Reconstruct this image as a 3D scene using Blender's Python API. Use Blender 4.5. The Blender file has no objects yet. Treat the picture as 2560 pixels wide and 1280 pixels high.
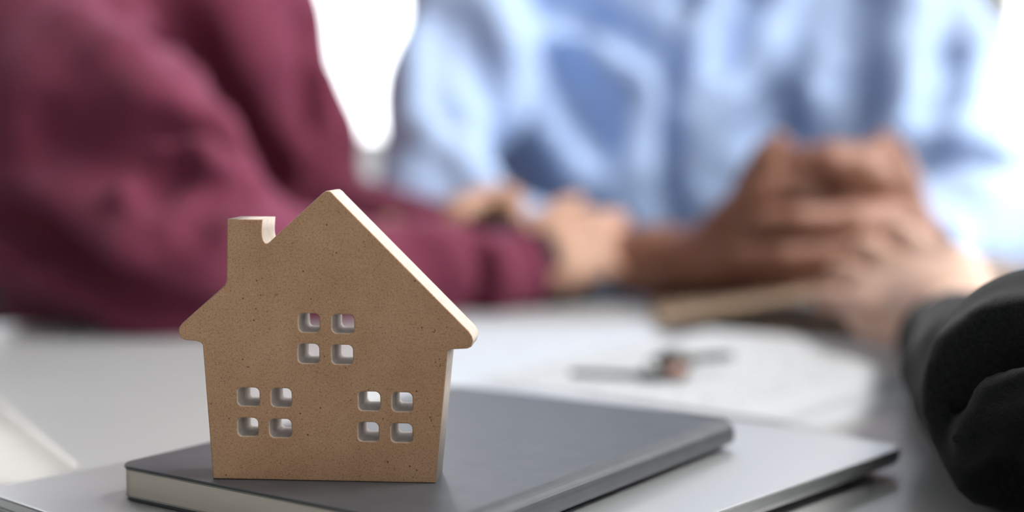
import bpy, bmesh, math, random
import numpy as np
from mathutils import Vector, Matrix

random.seed(7)
SC = bpy.context.scene
COL = SC.collection

# ------------------------------------------------------------------ camera
# work units: centimetres (X right, Y away from the lens, h above the table top)
TABLE_Z = 0.74
CAM_H = 14.6
F = 3480.0                                   # focal length in pixels of the 2560 wide frame
PITCH = math.atan(282 / F)
cam_d = bpy.data.cameras.new('camera')
cam_d.sensor_width = 36.0
cam_d.lens = F / 2560 * 36.0
cam_d.clip_start = 0.02
cam_d.dof.use_dof = True
cam_d.dof.focus_distance = 0.50
cam_d.dof.aperture_fstop = 2.8
cam = bpy.data.objects.new('camera', cam_d)
COL.objects.link(cam)
cam.location = (0, 0, TABLE_Z + CAM_H / 100)
cam.rotation_euler = (math.pi / 2 - PITCH, 0, 0)
SC.camera = cam

# ------------------------------------------------------------------ light
world = bpy.data.worlds.new('overcast_sky')
SC.world = world
world.use_nodes = True
bg = world.node_tree.nodes['Background']
bg.inputs['Color'].default_value = (0.93, 0.965, 1.0, 1)
bg.inputs['Strength'].default_value = 1.0
SC.view_settings.view_transform = 'Standard'
SC.view_settings.look = 'None'
SC.view_settings.gamma = 1.0
SC.view_settings.use_curve_mapping = False
SC.view_settings.exposure = 2.48
SC.cycles.max_bounces = 6
SC.cycles.diffuse_bounces = 3
SC.cycles.glossy_bounces = 3
SC.cycles.transparent_max_bounces = 6
SC.cycles.caustics_reflective = False
SC.cycles.caustics_refractive = False

ROOM = dict(x0=-3.2, x1=2.2, y0=-2.6, y1=4.0, z1=2.8)
WIN_BACK = [(-2.7, -0.2), (-0.1, 1.29), (1.40, 2.05)]
WIN_RIGHT = [(-2.3, -0.7), (-0.5, 1.5), (1.7, 3.6)]
FILL_WIN_FRONT = [(1.3, 2.0)]  # added window behind the camera, put in for frontal fill
SILL_B, HEAD = 0.86, 2.62
SILL = 0.40


def portal(name, loc, rot, sx, sy):
    d = bpy.data.lights.new(name, 'AREA')
    d.shape = 'RECTANGLE'
    d.size, d.size_y = sx, sy
    d.cycles.is_portal = True
    o = bpy.data.objects.new(name, d)
    o.location, o.rotation_euler = loc, rot
    COL.objects.link(o)


for (a, b) in WIN_BACK:
    portal('window_daylight', ((a + b) / 2, ROOM['y1'] + 0.05, (SILL_B + HEAD) / 2), (-math.pi / 2, 0, 0), b - a, HEAD - SILL_B)
for (a, b) in WIN_RIGHT:
    portal('window_daylight', (ROOM['x1'] + 0.05, (a + b) / 2, (SILL + HEAD) / 2), (0, math.pi / 2, 0), HEAD - SILL, b - a)
for (a, b) in FILL_WIN_FRONT:
    portal('window_daylight', ((a + b) / 2, ROOM['y0'] - 0.05, (SILL + HEAD) / 2), (math.pi / 2, 0, 0), b - a, HEAD - SILL)

# ------------------------------------------------------------------ helpers


def ray(x, y):
    c, s = math.cos(PITCH), math.sin(PITCH)
    return np.array([(x - 1280) / F, c - (y - 640) / F * s, -s - (y - 640) / F * c])


def P(x, y, Y):
    """point (cm) seen in direction x,y at distance Y in front of the lens"""
    d = ray(x, y)
    return d * (Y / d[1]) + np.array([0, 0, CAM_H])


def PL(x, y, h):
    """point (cm) seen in direction x,y on the level h above the table"""
    d = ray(x, y)
    return d * ((h - CAM_H) / d[2]) + np.array([0, 0, CAM_H])


def W(p):
    return Vector((p[0] / 100, p[1] / 100, TABLE_Z + p[2] / 100))


def tag(o, label=None, cat=None, group=None, kind=None):
    if label: o['label'] = label
    if cat: o['category'] = cat
    if group: o['group'] = group
    if kind: o['kind'] = kind
    return o


def empty(name, loc=(0, 0, 0), rz=0):
    o = bpy.data.objects.new(name, None)
    o.empty_display_size = 0.05
    COL.objects.link(o)
    o.location, o.rotation_euler = loc, (0, 0, rz)
    return o


def link(name, me, mat, parent=None, smooth=False):
    if mat is not None:
        me.materials.clear()
        for m in (mat if isinstance(mat, (list, tuple)) else [mat]):
            me.materials.append(m)
    if smooth:
        me.polygons.foreach_set('use_smooth', [True] * len(me.polygons))
    o = bpy.data.objects.new(name, me)
    COL.objects.link(o)
    if parent is not None:
        o.parent = parent
    return o


def from_bm(name, bm, mat, parent=None, smooth=False):
    me = bpy.data.meshes.new(name)
    bmesh.ops.recalc_face_normals(bm, faces=bm.faces)
    bm.to_mesh(me)
    bm.free()
    return link(name, me, mat, parent, smooth)


def box_bm(bm, x0, x1, y0, y1, z0, z1, bev=0.0):
    v = [bm.verts.new((x, y, z)) for z in (z0, z1) for y in (y0, y1) for x in (x0, x1)]
    fs = [bm.faces.new([v[i] for i in q]) for q in
          ((0, 2, 3, 1), (4, 5, 7, 6), (0, 1, 5, 4), (2, 6, 7, 3), (0, 4, 6, 2), (1, 3, 7, 5))]
    if bev:
        es = {e for f in fs for e in f.edges}
        bmesh.ops.bevel(bm, geom=list(es), offset=bev, segments=2, affect='EDGES', profile=0.6)


def box(name, x0, x1, y0, y1, z0, z1, mat, parent=None, bev=0.0):
    bm = bmesh.new()
    box_bm(bm, x0, x1, y0, y1, z0, z1, bev)
    return from_bm(name, bm, mat, parent)


def rounded_outline(w, d, radii, seg=8):
    """counter clockwise outline of a w x d rectangle centred on 0; radii: (-x-y, +x-y, +x+y, -x+y)"""
    pts = []
    for (cx, cy, a0, r) in ((-w / 2, -d / 2, 180, radii[0]), (w / 2, -d / 2, 270, radii[1]),
                            (w / 2, d / 2, 0, radii[2]), (-w / 2, d / 2, 90, radii[3])):
        sx, sy = (1 if cx < 0 else -1), (1 if cy < 0 else -1)
        if r <= 0:
            pts.append((cx, cy))
            continue
        for i in range(seg + 1):
            a = math.radians(a0 + 90 * i / seg)
            pts.append((cx + sx * r + r * math.cos(a), cy + sy * r + r * math.sin(a)))
    return pts


def slab_bm(bm, outline, levels):
    """closed stack of the same outline at (z, inset) levels"""
    n = len(outline)
    c = np.array(outline)
    prv, nxt = np.roll(c, 1, 0), np.roll(c, -1, 0)
    t = nxt - prv
    t /= np.linalg.norm(t, axis=1)[:, None] + 1e-12
    nrm = np.stack([t[:, 1], -t[:, 0]], 1)
    rings = []
    for z, inset in levels:
        q = c - nrm * inset
        rings.append([bm.verts.new((x, y, z)) for x, y in q])
    for a, b in zip(rings, rings[1:]):
        for i in range(n):
            bm.faces.new((a[i], a[(i + 1) % n], b[(i + 1) % n], b[i]))
    bm.faces.new(rings[0][::-1])
    bm.faces.new(rings[-1])


def tube_bm(bm, pts, r, seg=8, cap=True, closed=False):
    pts = [Vector(p) for p in pts]
    n = len(pts)
    rings = []
    for i, p in enumerate(pts):
        a = pts[(i - 1) % n] if (closed or i > 0) else p
        b = pts[(i + 1) % n] if (closed or i < n - 1) else p
        t = (b - a).normalized()
        up = Vector((0, 0, 1)) if abs(t.z) < 0.9 else Vector((1, 0, 0))
        u = t.cross(up).normalized()
        v = u.cross(t)
        rr = r[i] if isinstance(r, (list, tuple)) else r
        rings.append([bm.verts.new(p + (u * math.cos(2 * math.pi * k / seg) + v * math.sin(2 * math.pi * k / seg)) * rr) for k in range(seg)])
    prs = list(zip(rings, rings[1:])) + ([(rings[-1], rings[0])] if closed else [])
    for a, b in prs:
        for k in range(seg):
            bm.faces.new((a[k], a[(k + 1) % seg], b[(k + 1) % seg], b[k]))
    if cap and not closed:
        bm.faces.new(rings[0][::-1])
        bm.faces.new(rings[-1])


# ------------------------------------------------------------------ materials


def mat(name, color, rough=0.5, metal=0.0, spec=0.5, sheen=0.0):
    m = bpy.data.materials.new(name)
    m.use_nodes = True
    b = m.node_tree.nodes['Principled BSDF']
    b.inputs['Base Color'].default_value = (*color, 1)
    b.inputs['Roughness'].default_value = rough
    b.inputs['Metallic'].default_value = metal
    b.inputs['Specular IOR Level'].default_value = spec
    if sheen:
        b.inputs['Sheen Weight'].default_value = sheen
        b.inputs['Sheen Roughness'].default_value = 0.5
    return m


def nodes(m):
    t = m.node_tree
    return t, t.nodes, t.links, t.nodes['Principled BSDF']


def noise(m, scale, detail=4, rough=0.6, coord='Object', vscale=None):
    t, N, L, b = nodes(m)
    tc = N.new('ShaderNodeTexCoord')
    src = tc.outputs[coord]
    if vscale:
        mp = N.new('ShaderNodeMapping')
        mp.inputs['Scale'].default_value = vscale
        L.new(src, mp.inputs['Vector'])
        src = mp.outputs[0]
    n = N.new('ShaderNodeTexNoise')
    n.inputs['Scale'].default_value = scale
    n.inputs['Detail'].default_value = detail
    n.inputs['Roughness'].default_value = rough
    L.new(src, n.inputs['Vector'])
    return n


def ramp(m, fac, stops):
    t, N, L, b = nodes(m)
    r = N.new('ShaderNodeValToRGB')
    while len(r.color_ramp.elements) < len(stops):
        r.color_ramp.elements.new(0.5)
    for e, (p, c) in zip(r.color_ramp.elements, stops):
        e.position = p
        e.color = (*c, 1)
    L.new(fac, r.inputs[0])
    return r


def mixc(m, fac, a, b_, mode='MIX'):
    t, N, L, b = nodes(m)
    x = N.new('ShaderNodeMix')
    x.data_type = 'RGBA'
    x.blend_type = mode
    for sock, v in ((x.inputs[0], fac), (x.inputs[6], a), (x.inputs[7], b_)):
        if hasattr(v, 'is_output'):
            L.new(v, sock)
        elif isinstance(v, (int, float)):
            sock.default_value = v
        else:
            sock.default_value = (*v, 1)
    return x.outputs[2]


def bump(m, fac, strength, dist):
    t, N, L, b = nodes(m)
    bp = N.new('ShaderNodeBump')
    bp.inputs['Strength'].default_value = strength
    bp.inputs['Distance'].default_value = dist
    L.new(fac, bp.inputs['Height'])
    L.new(bp.outputs[0], b.inputs['Normal'])


def mottled(name, c0, c1, scale, rough=0.6, metal=0.0, spec=0.5, bumps=None, sheen=0.0, vscale=None):
    m = mat(name, c0, rough, metal, spec, sheen)
    n = noise(m, scale, 2, vscale=vscale)
    r = ramp(m, n.outputs[0], [(0.3, c0), (0.7, c1)])
    t, N, L, b = nodes(m)
    L.new(r.outputs[0], b.inputs['Base Color'])
    if bumps:
        n2 = noise(m, bumps[0], 1, vscale=vscale)
        bump(m, n2.outputs[0], bumps[1], bumps[2])
    return m


def mdf_material():
    m = mat('fibreboard', (0.4, 0.24, 0.12), 0.75, spec=0.25)
    t, N, L, b = nodes(m)
    big = ramp(m, noise(m, 55, 3).outputs[0], [(0.3, (0.42, 0.245, 0.137)), (0.7, (0.485, 0.296, 0.175))])
    mid = noise(m, 1500, 3, 0.7)
    midr = ramp(m, mid.outputs[0], [(0.30, (0.58, 0.56, 0.53)), (0.46, (0.98, 0.98, 0.98)), (0.72, (1.18, 1.17, 1.14))])
    col = mixc(m, 1.0, big.outputs[0], midr.outputs[0], 'MULTIPLY')
    # pale wood fibres: stretched noise thinned out by a second noise
    fib = noise(m, 260, 2, 0.5, vscale=(1, 5.0, 1))
    fibr = ramp(m, fib.outputs[0], [(0.66, (0, 0, 0)), (0.72, (1, 1, 1))])
    fib.inputs['Distortion'].default_value = 1.6
    fib2 = noise(m, 300, 2, 0.5, vscale=(4.5, 1.0, 1))
    fib2.inputs['Distortion'].default_value = 1.6
    fib2r = ramp(m, fib2.outputs[0], [(0.67, (0, 0, 0)), (0.74, (1, 1, 1))])
    mx = mixc(m, 1.0, fibr.outputs[0], fib2r.outputs[0], 'LIGHTEN')
    sc = N.new('ShaderNodeMath'); sc.operation = 'MULTIPLY'; sc.inputs[1].default_value = 0.30
    L.new(mx, sc.inputs[0])
    col = mixc(m, sc.outputs[0], col, (0.60, 0.42, 0.25))
    # dark specks
    vo = N.new('ShaderNodeTexVoronoi'); vo.inputs['Scale'].default_value = 330
    tc = N.new('ShaderNodeTexCoord'); L.new(tc.outputs['Object'], vo.inputs['Vector'])
    vr = ramp(m, vo.outputs['Distance'], [(0.06, (1, 1, 1)), (0.14, (0, 0, 0))])
    sel = ramp(m, noise(m, 150, 2).outputs[0], [(0.50, (0, 0, 0)), (0.56, (1, 1, 1))])
    sp = mixc(m, 1.0, vr.outputs[0], sel.outputs[0], 'MULTIPLY')
    sc2 = N.new('ShaderNodeMath'); sc2.operation = 'MULTIPLY'; sc2.inputs[1].default_value = 0.9
    L.new(sp, sc2.inputs[0])
    col = mixc(m, sc2.outputs[0], col, (0.06, 0.03, 0.02))
    vb = N.new('ShaderNodeTexVoronoi'); vb.inputs['Scale'].default_value = 75
    nd = noise(m, 500, 2)
    L.new(mixc(m, 0.012, tc.outputs['Object'], nd.outputs['Color']), vb.inputs['Vector'])
    vbr = ramp(m, vb.outputs['Distance'], [(0.035, (0.8, 0.8, 0.8)), (0.075, (0, 0, 0))])
    col = mixc(m, vbr.outputs[0], col, (0.05, 0.028, 0.022))
    L.new(col, b.inputs['Base Color'])
    bump(m, mid.outputs[0], 0.25, 0.0002)
    return m


M = {}
M['mdf'] = mdf_material()
M['mdf_edge'] = mottled('painted_edge', (0.48, 0.405, 0.345), (0.56, 0.485, 0.425), 320, 0.7, spec=0.3, bumps=(900, 0.25, 0.0002))
M['cover'] = mottled('notebook_cover', (0.054, 0.057, 0.064), (0.070, 0.073, 0.081), 90, 0.44, spec=0.55, bumps=(1500, 0.12, 0.0001))
M['laptop'] = mottled('silver_aluminium', (0.58, 0.59, 0.60), (0.61, 0.62, 0.63), 900, 0.45, metal=0.85)
M['rubber'] = mottled('black_rubber', (0.012, 0.012, 0.013), (0.02, 0.02, 0.02), 200, 0.7)
M['table'] = mottled('table_laminate', (0.45, 0.455, 0.455), (0.48, 0.485, 0.485), 6, 0.32, spec=0.45)
M['metal_leg'] = mottled('grey_steel', (0.35, 0.35, 0.36), (0.42, 0.42, 0.43), 30, 0.4, metal=0.8)
M['sheet'] = mottled('white_paper', (0.56, 0.60, 0.66), (0.59, 0.63, 0.69), 40, 0.75, spec=0.25)
M['warm_sheet'] = mottled('cream_paper', (0.56, 0.55, 0.53), (0.60, 0.59, 0.57), 40, 0.7, spec=0.3)
M['kraft'] = mottled('kraft_card', (0.31, 0.225, 0.155), (0.37, 0.27, 0.19), 160, 0.7, spec=0.3)
M['shade_brown'] = mottled('dark_shade_brown', (0.050, 0.036, 0.029), (0.070, 0.050, 0.040), 60, 0.6, spec=0.3)  # dark tone standing in for the shade under the folder
M['nickel'] = mottled('nickel_key', (0.13, 0.125, 0.115), (0.20, 0.19, 0.17), 300, 0.35, metal=0.8)
M['copper'] = mottled('copper_tag', (0.22, 0.13, 0.105), (0.27, 0.165, 0.135), 300, 0.4, metal=0.5)
M['dark_plastic'] = mottled('dark_key_plastic', (0.03, 0.03, 0.03), (0.06, 0.06, 0.06), 200, 0.5)
M['wall'] = mottled('wall_paint', (0.40, 0.39, 0.37), (0.44, 0.43, 0.41), 3, 0.8)
M['wall_dark'] = mottled('taupe_wall_paint', (0.13, 0.11, 0.10), (0.15, 0.13, 0.12), 3, 0.8)
M['ceiling'] = mottled('ceiling_paint', (0.42, 0.42, 0.41), (0.46, 0.46, 0.45), 3, 0.9)
M['floor'] = mottled('floor_stone', (0.25, 0.24, 0.23), (0.30, 0.29, 0.28), 4, 0.45)
M['frame'] = mottled('window_frame_paint', (0.74, 0.74, 0.73), (0.78, 0.78, 0.77), 8, 0.5)
M['chair_white'] = mottled('white_chair_shell', (0.78, 0.80, 0.83), (0.82, 0.84, 0.87), 8, 0.5)
M['chair_dark'] = mottled('dark_chair_fabric', (0.03, 0.03, 0.035), (0.05, 0.05, 0.055), 120, 0.9)
M['maroon'] = mottled('maroon_sweater', (0.130, 0.022, 0.046), (0.165, 0.032, 0.062), 60, 0.85, spec=0.2, sheen=0.3)
M['maroon'].node_tree.nodes['Principled BSDF'].inputs['Sheen Tint'].default_value = (0.85, 0.36, 0.52, 1)
M['shirt'] = mottled('blue_cotton', (0.40, 0.53, 0.78), (0.45, 0.58, 0.82), 40, 0.8, spec=0.2, sheen=0.1)
M['black_cloth'] = mottled('black_wool', (0.010, 0.011, 0.012), (0.022, 0.024, 0.025), 700, 0.95, spec=0.1, sheen=0.12, bumps=(1600, 0.5, 0.0006))
M['trousers'] = mottled('dark_trousers', (0.012, 0.012, 0.016), (0.022, 0.022, 0.028), 200, 0.9, spec=0.2)
M['shoe'] = mottled('black_leather', (0.01, 0.01, 0.01), (0.02, 0.018, 0.016), 80, 0.4)
M['hair'] = mottled('black_hair', (0.008, 0.006, 0.005), (0.02, 0.014, 0.010), 300, 0.45, vscale=(1, 1, 0.15))
M['eye'] = mottled('eye_white', (0.75, 0.73, 0.70), (0.8, 0.78, 0.76), 90, 0.25)
M['iris'] = mottled('dark_iris', (0.02, 0.012, 0.008), (0.03, 0.02, 0.012), 300, 0.2)
M['red_pen'] = mottled('dark_red_plastic', (0.14, 0.008, 0.015), (0.18, 0.012, 0.02), 100, 0.35)
M['watch'] = mottled('brown_leather_strap', (0.03, 0.012, 0.010), (0.05, 0.02, 0.016), 200, 0.6)


def skin_material(name, c, tint):
    m = mat(name, c, 0.5, spec=0.4)
    t, N, L, b = nodes(m)
    r = ramp(m, noise(m, 28, 4).outputs[0], [(0.35, c), (0.7, tint)])
    L.new(r.outputs[0], b.inputs['Base Color'])
    return m


M['skin_man'] = skin_material('skin_brown', (0.25, 0.115, 0.070), (0.31, 0.150, 0.105))
M['skin_woman'] = skin_material('skin_light_brown', (0.48, 0.28, 0.185), (0.54, 0.31, 0.23))
M['skin_guest'] = skin_material('skin_fair', (0.60, 0.39, 0.285), (0.66, 0.43, 0.34))


def page_material():
    m = mat('cream_page_edges', (0.72, 0.64, 0.52), 0.8, spec=0.2)
    t, N, L, b = nodes(m)
    n = noise(m, 60, 3, vscale=(0.15, 0.15, 110))
    r = ramp(m, n.outputs[0], [(0.3, (0.76, 0.68, 0.56)), (0.55, (0.83, 0.77, 0.66)), (0.8, (0.85, 0.80, 0.70))])
    L.new(r.outputs[0], b.inputs['Base Color'])
    bump(m, n.outputs[0], 0.4, 0.0003)
    return m


M['pages'] = page_material()


def glass_material():
    m = bpy.data.materials.new('window_glass')
    m.use_nodes = True
    t = m.node_tree
    t.nodes.remove(t.nodes['Principled BSDF'])
    tr = t.nodes.new('ShaderNodeBsdfTransparent')
    gl = t.nodes.new('ShaderNodeBsdfGlossy')
    gl.inputs['Roughness'].default_value = 0.02
    fr = t.nodes.new('ShaderNodeFresnel'); fr.inputs[0].default_value = 1.3
    mx = t.nodes.new('ShaderNodeMixShader')
    t.links.new(fr.outputs[0], mx.inputs[0])
    t.links.new(tr.outputs[0], mx.inputs[1])
    t.links.new(gl.outputs[0], mx.inputs[2])
    t.links.new(mx.outputs[0], t.nodes['Material Output'].inputs[0])
    return m


M['glass'] = glass_material()
M['added_lamp'] = mat('added_light_diffuser', (0.9, 0.9, 0.9), 0.6)
_b = M['added_lamp'].node_tree.nodes['Principled BSDF']
_b.inputs['Emission Color'].default_value = (1.0, 0.98, 0.95, 1)
_b.inputs['Emission Strength'].default_value = 6.8


def print_material():
    m = mat('printed_paper', (0.8, 0.8, 0.8), 0.75, spec=0.25)
    t, N, L, b = nodes(m)
    tc = N.new('ShaderNodeTexCoord')
    sp = N.new('ShaderNodeSeparateXYZ'); L.new(tc.outputs['Object'], sp.inputs[0])
    # rows of small grey print across the sheet
    fr = N.new('ShaderNodeMath'); fr.operation = 'MULTIPLY'; fr.inputs[1].default_value = 95
    L.new(sp.outputs['X'], fr.inputs[0])
    f2 = N.new('ShaderNodeMath'); f2.operation = 'FRACT'; L.new(fr.outputs[0], f2.inputs[0])
    row = N.new('ShaderNodeMath'); row.operation = 'GREATER_THAN'; row.inputs[1].default_value = 0.58
    L.new(f2.outputs[0], row.inputs[0])
    ink = ramp(m, noise(m, 60, 2, vscale=(1.6, 1, 1)).outputs[0], [(0.47, (0, 0, 0)), (0.52, (1, 1, 1))])
    inside = N.new('ShaderNodeMath'); inside.operation = 'GREATER_THAN'; inside.inputs[1].default_value = 0.035
    L.new(sp.outputs['X'], inside.inputs[0])
    m1 = N.new('ShaderNodeMath'); m1.operation = 'MULTIPLY'
    L.new(row.outputs[0], m1.inputs[0]); L.new(ink.outputs[0], m1.inputs[1])
    m2 = N.new('ShaderNodeMath'); m2.operation = 'MULTIPLY'
    L.new(m1.outputs[0], m2.inputs[0]); L.new(inside.outputs[0], m2.inputs[1])
    m3 = N.new('ShaderNodeMath'); m3.operation = 'MULTIPLY'; m3.inputs[1].default_value = 0.5
    L.new(m2.outputs[0], m3.inputs[0])
    col = mixc(m, m3.outputs[0], (0.56, 0.58, 0.60), (0.22, 0.22, 0.24))
    L.new(col, b.inputs['Base Color'])
    return m


M['print'] = print_material()

# ------------------------------------------------------------------ the room


def wall_x(name, y, thick, x0, x1, wins, sill, head, z1):
    """wall along X at depth y with window openings"""
    bm = bmesh.new()
    xs = [x0] + [v for w in wins for v in w] + [x1]
    for i in range(0, len(xs), 2):
        box_bm(bm, xs[i], xs[i + 1], y, y + thick, 0, z1)
    for a, b in wins:
        box_bm(bm, a, b, y, y + thick, 0, sill)
        box_bm(bm, a, b, y, y + thick, head, z1)
    return tag(from_bm(name, bm, M['wall']), kind='structure')


def wall_y(name, x, thick, y0, y1, wins, sill, head, z1):
    bm = bmesh.new()
    ys = [y0] + [v for w in wins for v in w] + [y1]
    for i in range(0, len(ys), 2):
        box_bm(bm, x, x + thick, ys[i], ys[i + 1], 0, z1)
    for a, b in wins:
        box_bm(bm, x, x + thick, a, b, 0, sill)
        box_bm(bm, x, x + thick, a, b, head, z1)
    return tag(from_bm(name, bm, M['wall']), kind='structure')


R_ = ROOM
wall_x('wall_back', R_['y1'], 0.15, R_['x0'] - 0.15, R_['x1'] + 0.15, WIN_BACK, SILL_B, HEAD, R_['z1'])
wall_x('wall_front', R_['y0'] - 0.15, 0.15, R_['x0'] - 0.15, R_['x1'] + 0.15, FILL_WIN_FRONT, SILL, HEAD, R_['z1'])
wall_y('wall_right', R_['x1'], 0.15, R_['y0'], R_['y1'], WIN_RIGHT, SILL, HEAD, R_['z1'])
wall_y('wall_left', R_['x0'] - 0.15, 0.15, R_['y0'], R_['y1'], [], SILL, HEAD, R_['z1']).data.materials[0] = M['wall_dark']
tag(box('floor', R_['x0'] - 0.15, R_['x1'] + 0.15, R_['y0'] - 0.15, R_['y1'] + 0.15, -0.1, 0, M['floor']), kind='structure')
tag(box('ceiling', R_['x0'] - 0.15, R_['x1'] + 0.15, R_['y0'] - 0.15, R_['y1'] + 0.15, R_['z1'], R_['z1'] + 0.1, M['ceiling']), kind='structure')

win_n = 0


def window(ax, c, a, b, sill, head):
    """window in a wall: frame of bars round the opening plus one pane"""
    global win_n
    win_n += 1
    root = tag(empty('window_%d' % win_n, ((a + b) / 2, c, sill) if ax == 'x' else (c, (a + b) / 2, sill)), kind='structure')
    w, h, t, d = (b - a) / 2, head - sill, 0.05, 0.035
    if ax == 'y':
        root.rotation_euler = (0, 0, math.pi / 2)
    bm = bmesh.new()
    box_bm(bm, -w, -w + t, -d, d, 0, h)
    box_bm(bm, w - t, w, -d, d, 0, h)
    box_bm(bm, -w + t, w - t, -d, d, 0, t)
    box_bm(bm, -w + t, w - t, -d, d, h - t, h)
    from_bm('window_frame', bm, M['frame'], root)
    box('pane', -w + t, w - t, -0.004, 0.004, t, h - t, M['glass'], root)
    box('window_sill', -w - 0.03, w + 0.03, -0.13, 0.075, -0.03, -0.001, M['frame'], root)


for a, b in WIN_BACK: window('x', R_['y1'] + 0.075, a, b, SILL_B, HEAD)
for a, b in WIN_RIGHT: window('y', R_['x1'] + 0.075, a, b, SILL, HEAD)
for a, b in FILL_WIN_FRONT: window('x', R_['y0'] - 0.075, a, b, SILL, HEAD)

# added ceiling light panel, out of view, for top light and fold contrast
cl = empty('added_ceiling_light', (1.45, 0.60, R_['z1']), math.pi / 2)
tag(cl, 'added flat rectangular light panel, unseen, on the ceiling', 'added light')
bm = bmesh.new()
for x0, x1, y0, y1 in ((-0.62, 0.62, -0.32, -0.30), (-0.62, 0.62, 0.30, 0.32), (-0.62, -0.60, -0.30, 0.30), (0.60, 0.62, -0.30, 0.30)):
    box_bm(bm, x0, x1, y0, y1, -0.03, -0.001)
from_bm('frame', bm, M['frame'], cl)  # frame of the added light panel
box('added_diffuser', -0.60, 0.60, -0.30, 0.30, -0.022, -0.012, M['added_lamp'], cl)

# ------------------------------------------------------------------ the table: far edge runs 26.6 degrees off the picture plane
TU = math.atan2(0.447, 0.894)
tab = empty('meeting_table', (0, 0, 0), TU)
tag(tab, 'long off-white meeting table with a plain smooth top', 'table')
U0, U1, V0, V1 = -0.62, 1.25, 0.255, 1.184
bm = bmesh.new()
box_bm(bm, U0, U1, V0, V1, TABLE_Z - 0.028, TABLE_Z, 0.002)
from_bm('table_top', bm, M['table'], tab)
for u in (U0 + 0.06, U1 - 0.12):
    for v in (V0 + 0.06, V1 - 0.12):
        box('leg', u, u + 0.06, v, v + 0.06, 0, TABLE_Z - 0.028, M['metal_leg'], tab, 0.004)
bm = bmesh.new()
for v in (V0 + 0.08, V1 - 0.10): box_bm(bm, U0 + 0.12, U1 - 0.12, v, v + 0.02, TABLE_Z - 0.09, TABLE_Z - 0.028)
from_bm('apron', bm, M['metal_leg'], tab)

# ------------------------------------------------------------------ laptop (closed)
la = Vector((0.671, 0.7415, 0))               # along the long side
lb = Vector((0.7415, -0.671, 0))              # along the short side, towards the viewer
cA, cB = (25.5 + 56.95) / 2, (-27.87 - 51.0) / 2
lw, ld = (56.95 - 25.5) / 100, (51.0 - 27.87) / 100
lp = empty('closed_laptop', (la * cA + lb * cB) / 100 + Vector((0, 0, TABLE_Z)), math.atan2(la.y, la.x))
tag(lp, 'closed silver laptop lying under the dark notebook', 'laptop')
out = rounded_outline(lw, ld, (0.009,) * 4)
bm = bmesh.new(); slab_bm(bm, out, [(0.0079, 0.0002), (0.0082, 0), (0.0112, 0), (0.0118, 0.0003), (0.0120, 0.0012)])
from_bm('lid', bm, M['laptop'], lp)
bm = bmesh.new(); slab_bm(bm, out, [(0.0016, 0.016), (0.0022, 0.010), (0.0034, 0.0045), (0.0050, 0.0014), (0.0068, 0.0002), (0.0077, 0.0)])
from_bm('base', bm, M['laptop'], lp)
bm = bmesh.new(); slab_bm(bm, rounded_outline(lw - 0.006, ld - 0.006, (0.008,) * 4), [(0.0072, 0), (0.0081, 0)])
from_bm('lid_gasket', bm, M['rubber'], lp)
for sx in (-1, 1):
    for sy in (-1, 1):
        bm = bmesh.new()
        bmesh.ops.create_cone(bm, cap_ends=True, segments=16, radius1=0.007, radius2=0.008, depth=0.0020, matrix=Matrix.Translation((sx * (lw / 2 - 0.03), sy * (ld / 2 - 0.03), 0.0010)))
        from_bm('foot', bm, M['rubber'], lp)

# ------------------------------------------------------------------ notebook: x = spine side (towards viewer), y = along the spine
na = Vector((12.0, 17.33, 0)).normalized()
nb = Vector((na.y, -na.x, 0))
nL = Vector((-15.02, 51.87, 0))
NW, NH = 0.1555, 0.211
nc = nL / 100 + nb * (NW / 2) + na * (NH / 2)
nbk = empty('notebook', nc + Vector((0, 0, TABLE_Z + 0.0121)), math.atan2(nb.y, nb.x))
tag(nbk, 'dark grey soft-cover notebook with cream pages under the little house', 'notebook')
NT = 0.0129
fore = (0.008, 0.0005, 0.0005, 0.008)
bm = bmesh.new(); slab_bm(bm, [(x - 0.003, y) for x, y in rounded_outline(NW - 0.006, NH, fore)], [(NT - 0.0010, 0.0002), (NT - 0.0008, 0), (NT - 0.0002, 0), (NT, 0.0003)])
from_bm('front_cover', bm, M['cover'], nbk)
bm = bmesh.new(); slab_bm(bm, [(x - 0.003, y) for x, y in rounded_outline(NW - 0.010, NH, fore)], [(0, 0.0002), (0.0002, 0), (0.0008, 0), (0.0010, 0.0002)])
from_bm('back_cover', bm, M['cover'], nbk)
# spine: a rounded strip swept along y
prof = []
xs = NW / 2
for i in range(9):
    a = math.pi / 2 * i / 8
    prof.append((xs - 0.0065 + 0.0065 * math.sin(a), NT - 0.0055 + 0.0055 * math.cos(a)))
for i in range(7):
    a = math.pi / 2 * i / 6
    prof.append((xs - 0.004 + 0.004 * math.cos(a), 0.0048 - 0.0034 * math.sin(a)))
prof += [(xs - 0.008, 0.0008), (xs - 0.012, 0.0000)]
inner = [(x - 0.0012 if i > 2 else x, z - 0.001 if i < 12 else z + 0.001) for i, (x, z) in enumerate(prof)]
poly = prof + inner[::-1]
bm = bmesh.new()
rings = [[bm.verts.new((x, y, z)) for x, z in poly] for y in (-NH / 2, NH / 2)]
n = len(poly)
for i in range(n): bm.faces.new((rings[0][i], rings[0][(i + 1) % n], rings[1][(i + 1) % n], rings[1][i]))
bm.faces.new(rings[0]); bm.faces.new(rings[1][::-1])
from_bm('spine', bm, M['cover'], nbk, smooth=False)
bm = bmesh.new(); slab_bm(bm, [(x - 0.0035, y) for x, y in rounded_outline(NW - 0.0085, NH - 0.0012, (0.0072, 0.0004, 0.0004, 0.0072))], [(0.0018, 0), (0.0112, 0)])
from_bm('page_block', bm, M['pages'], nbk)
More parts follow.
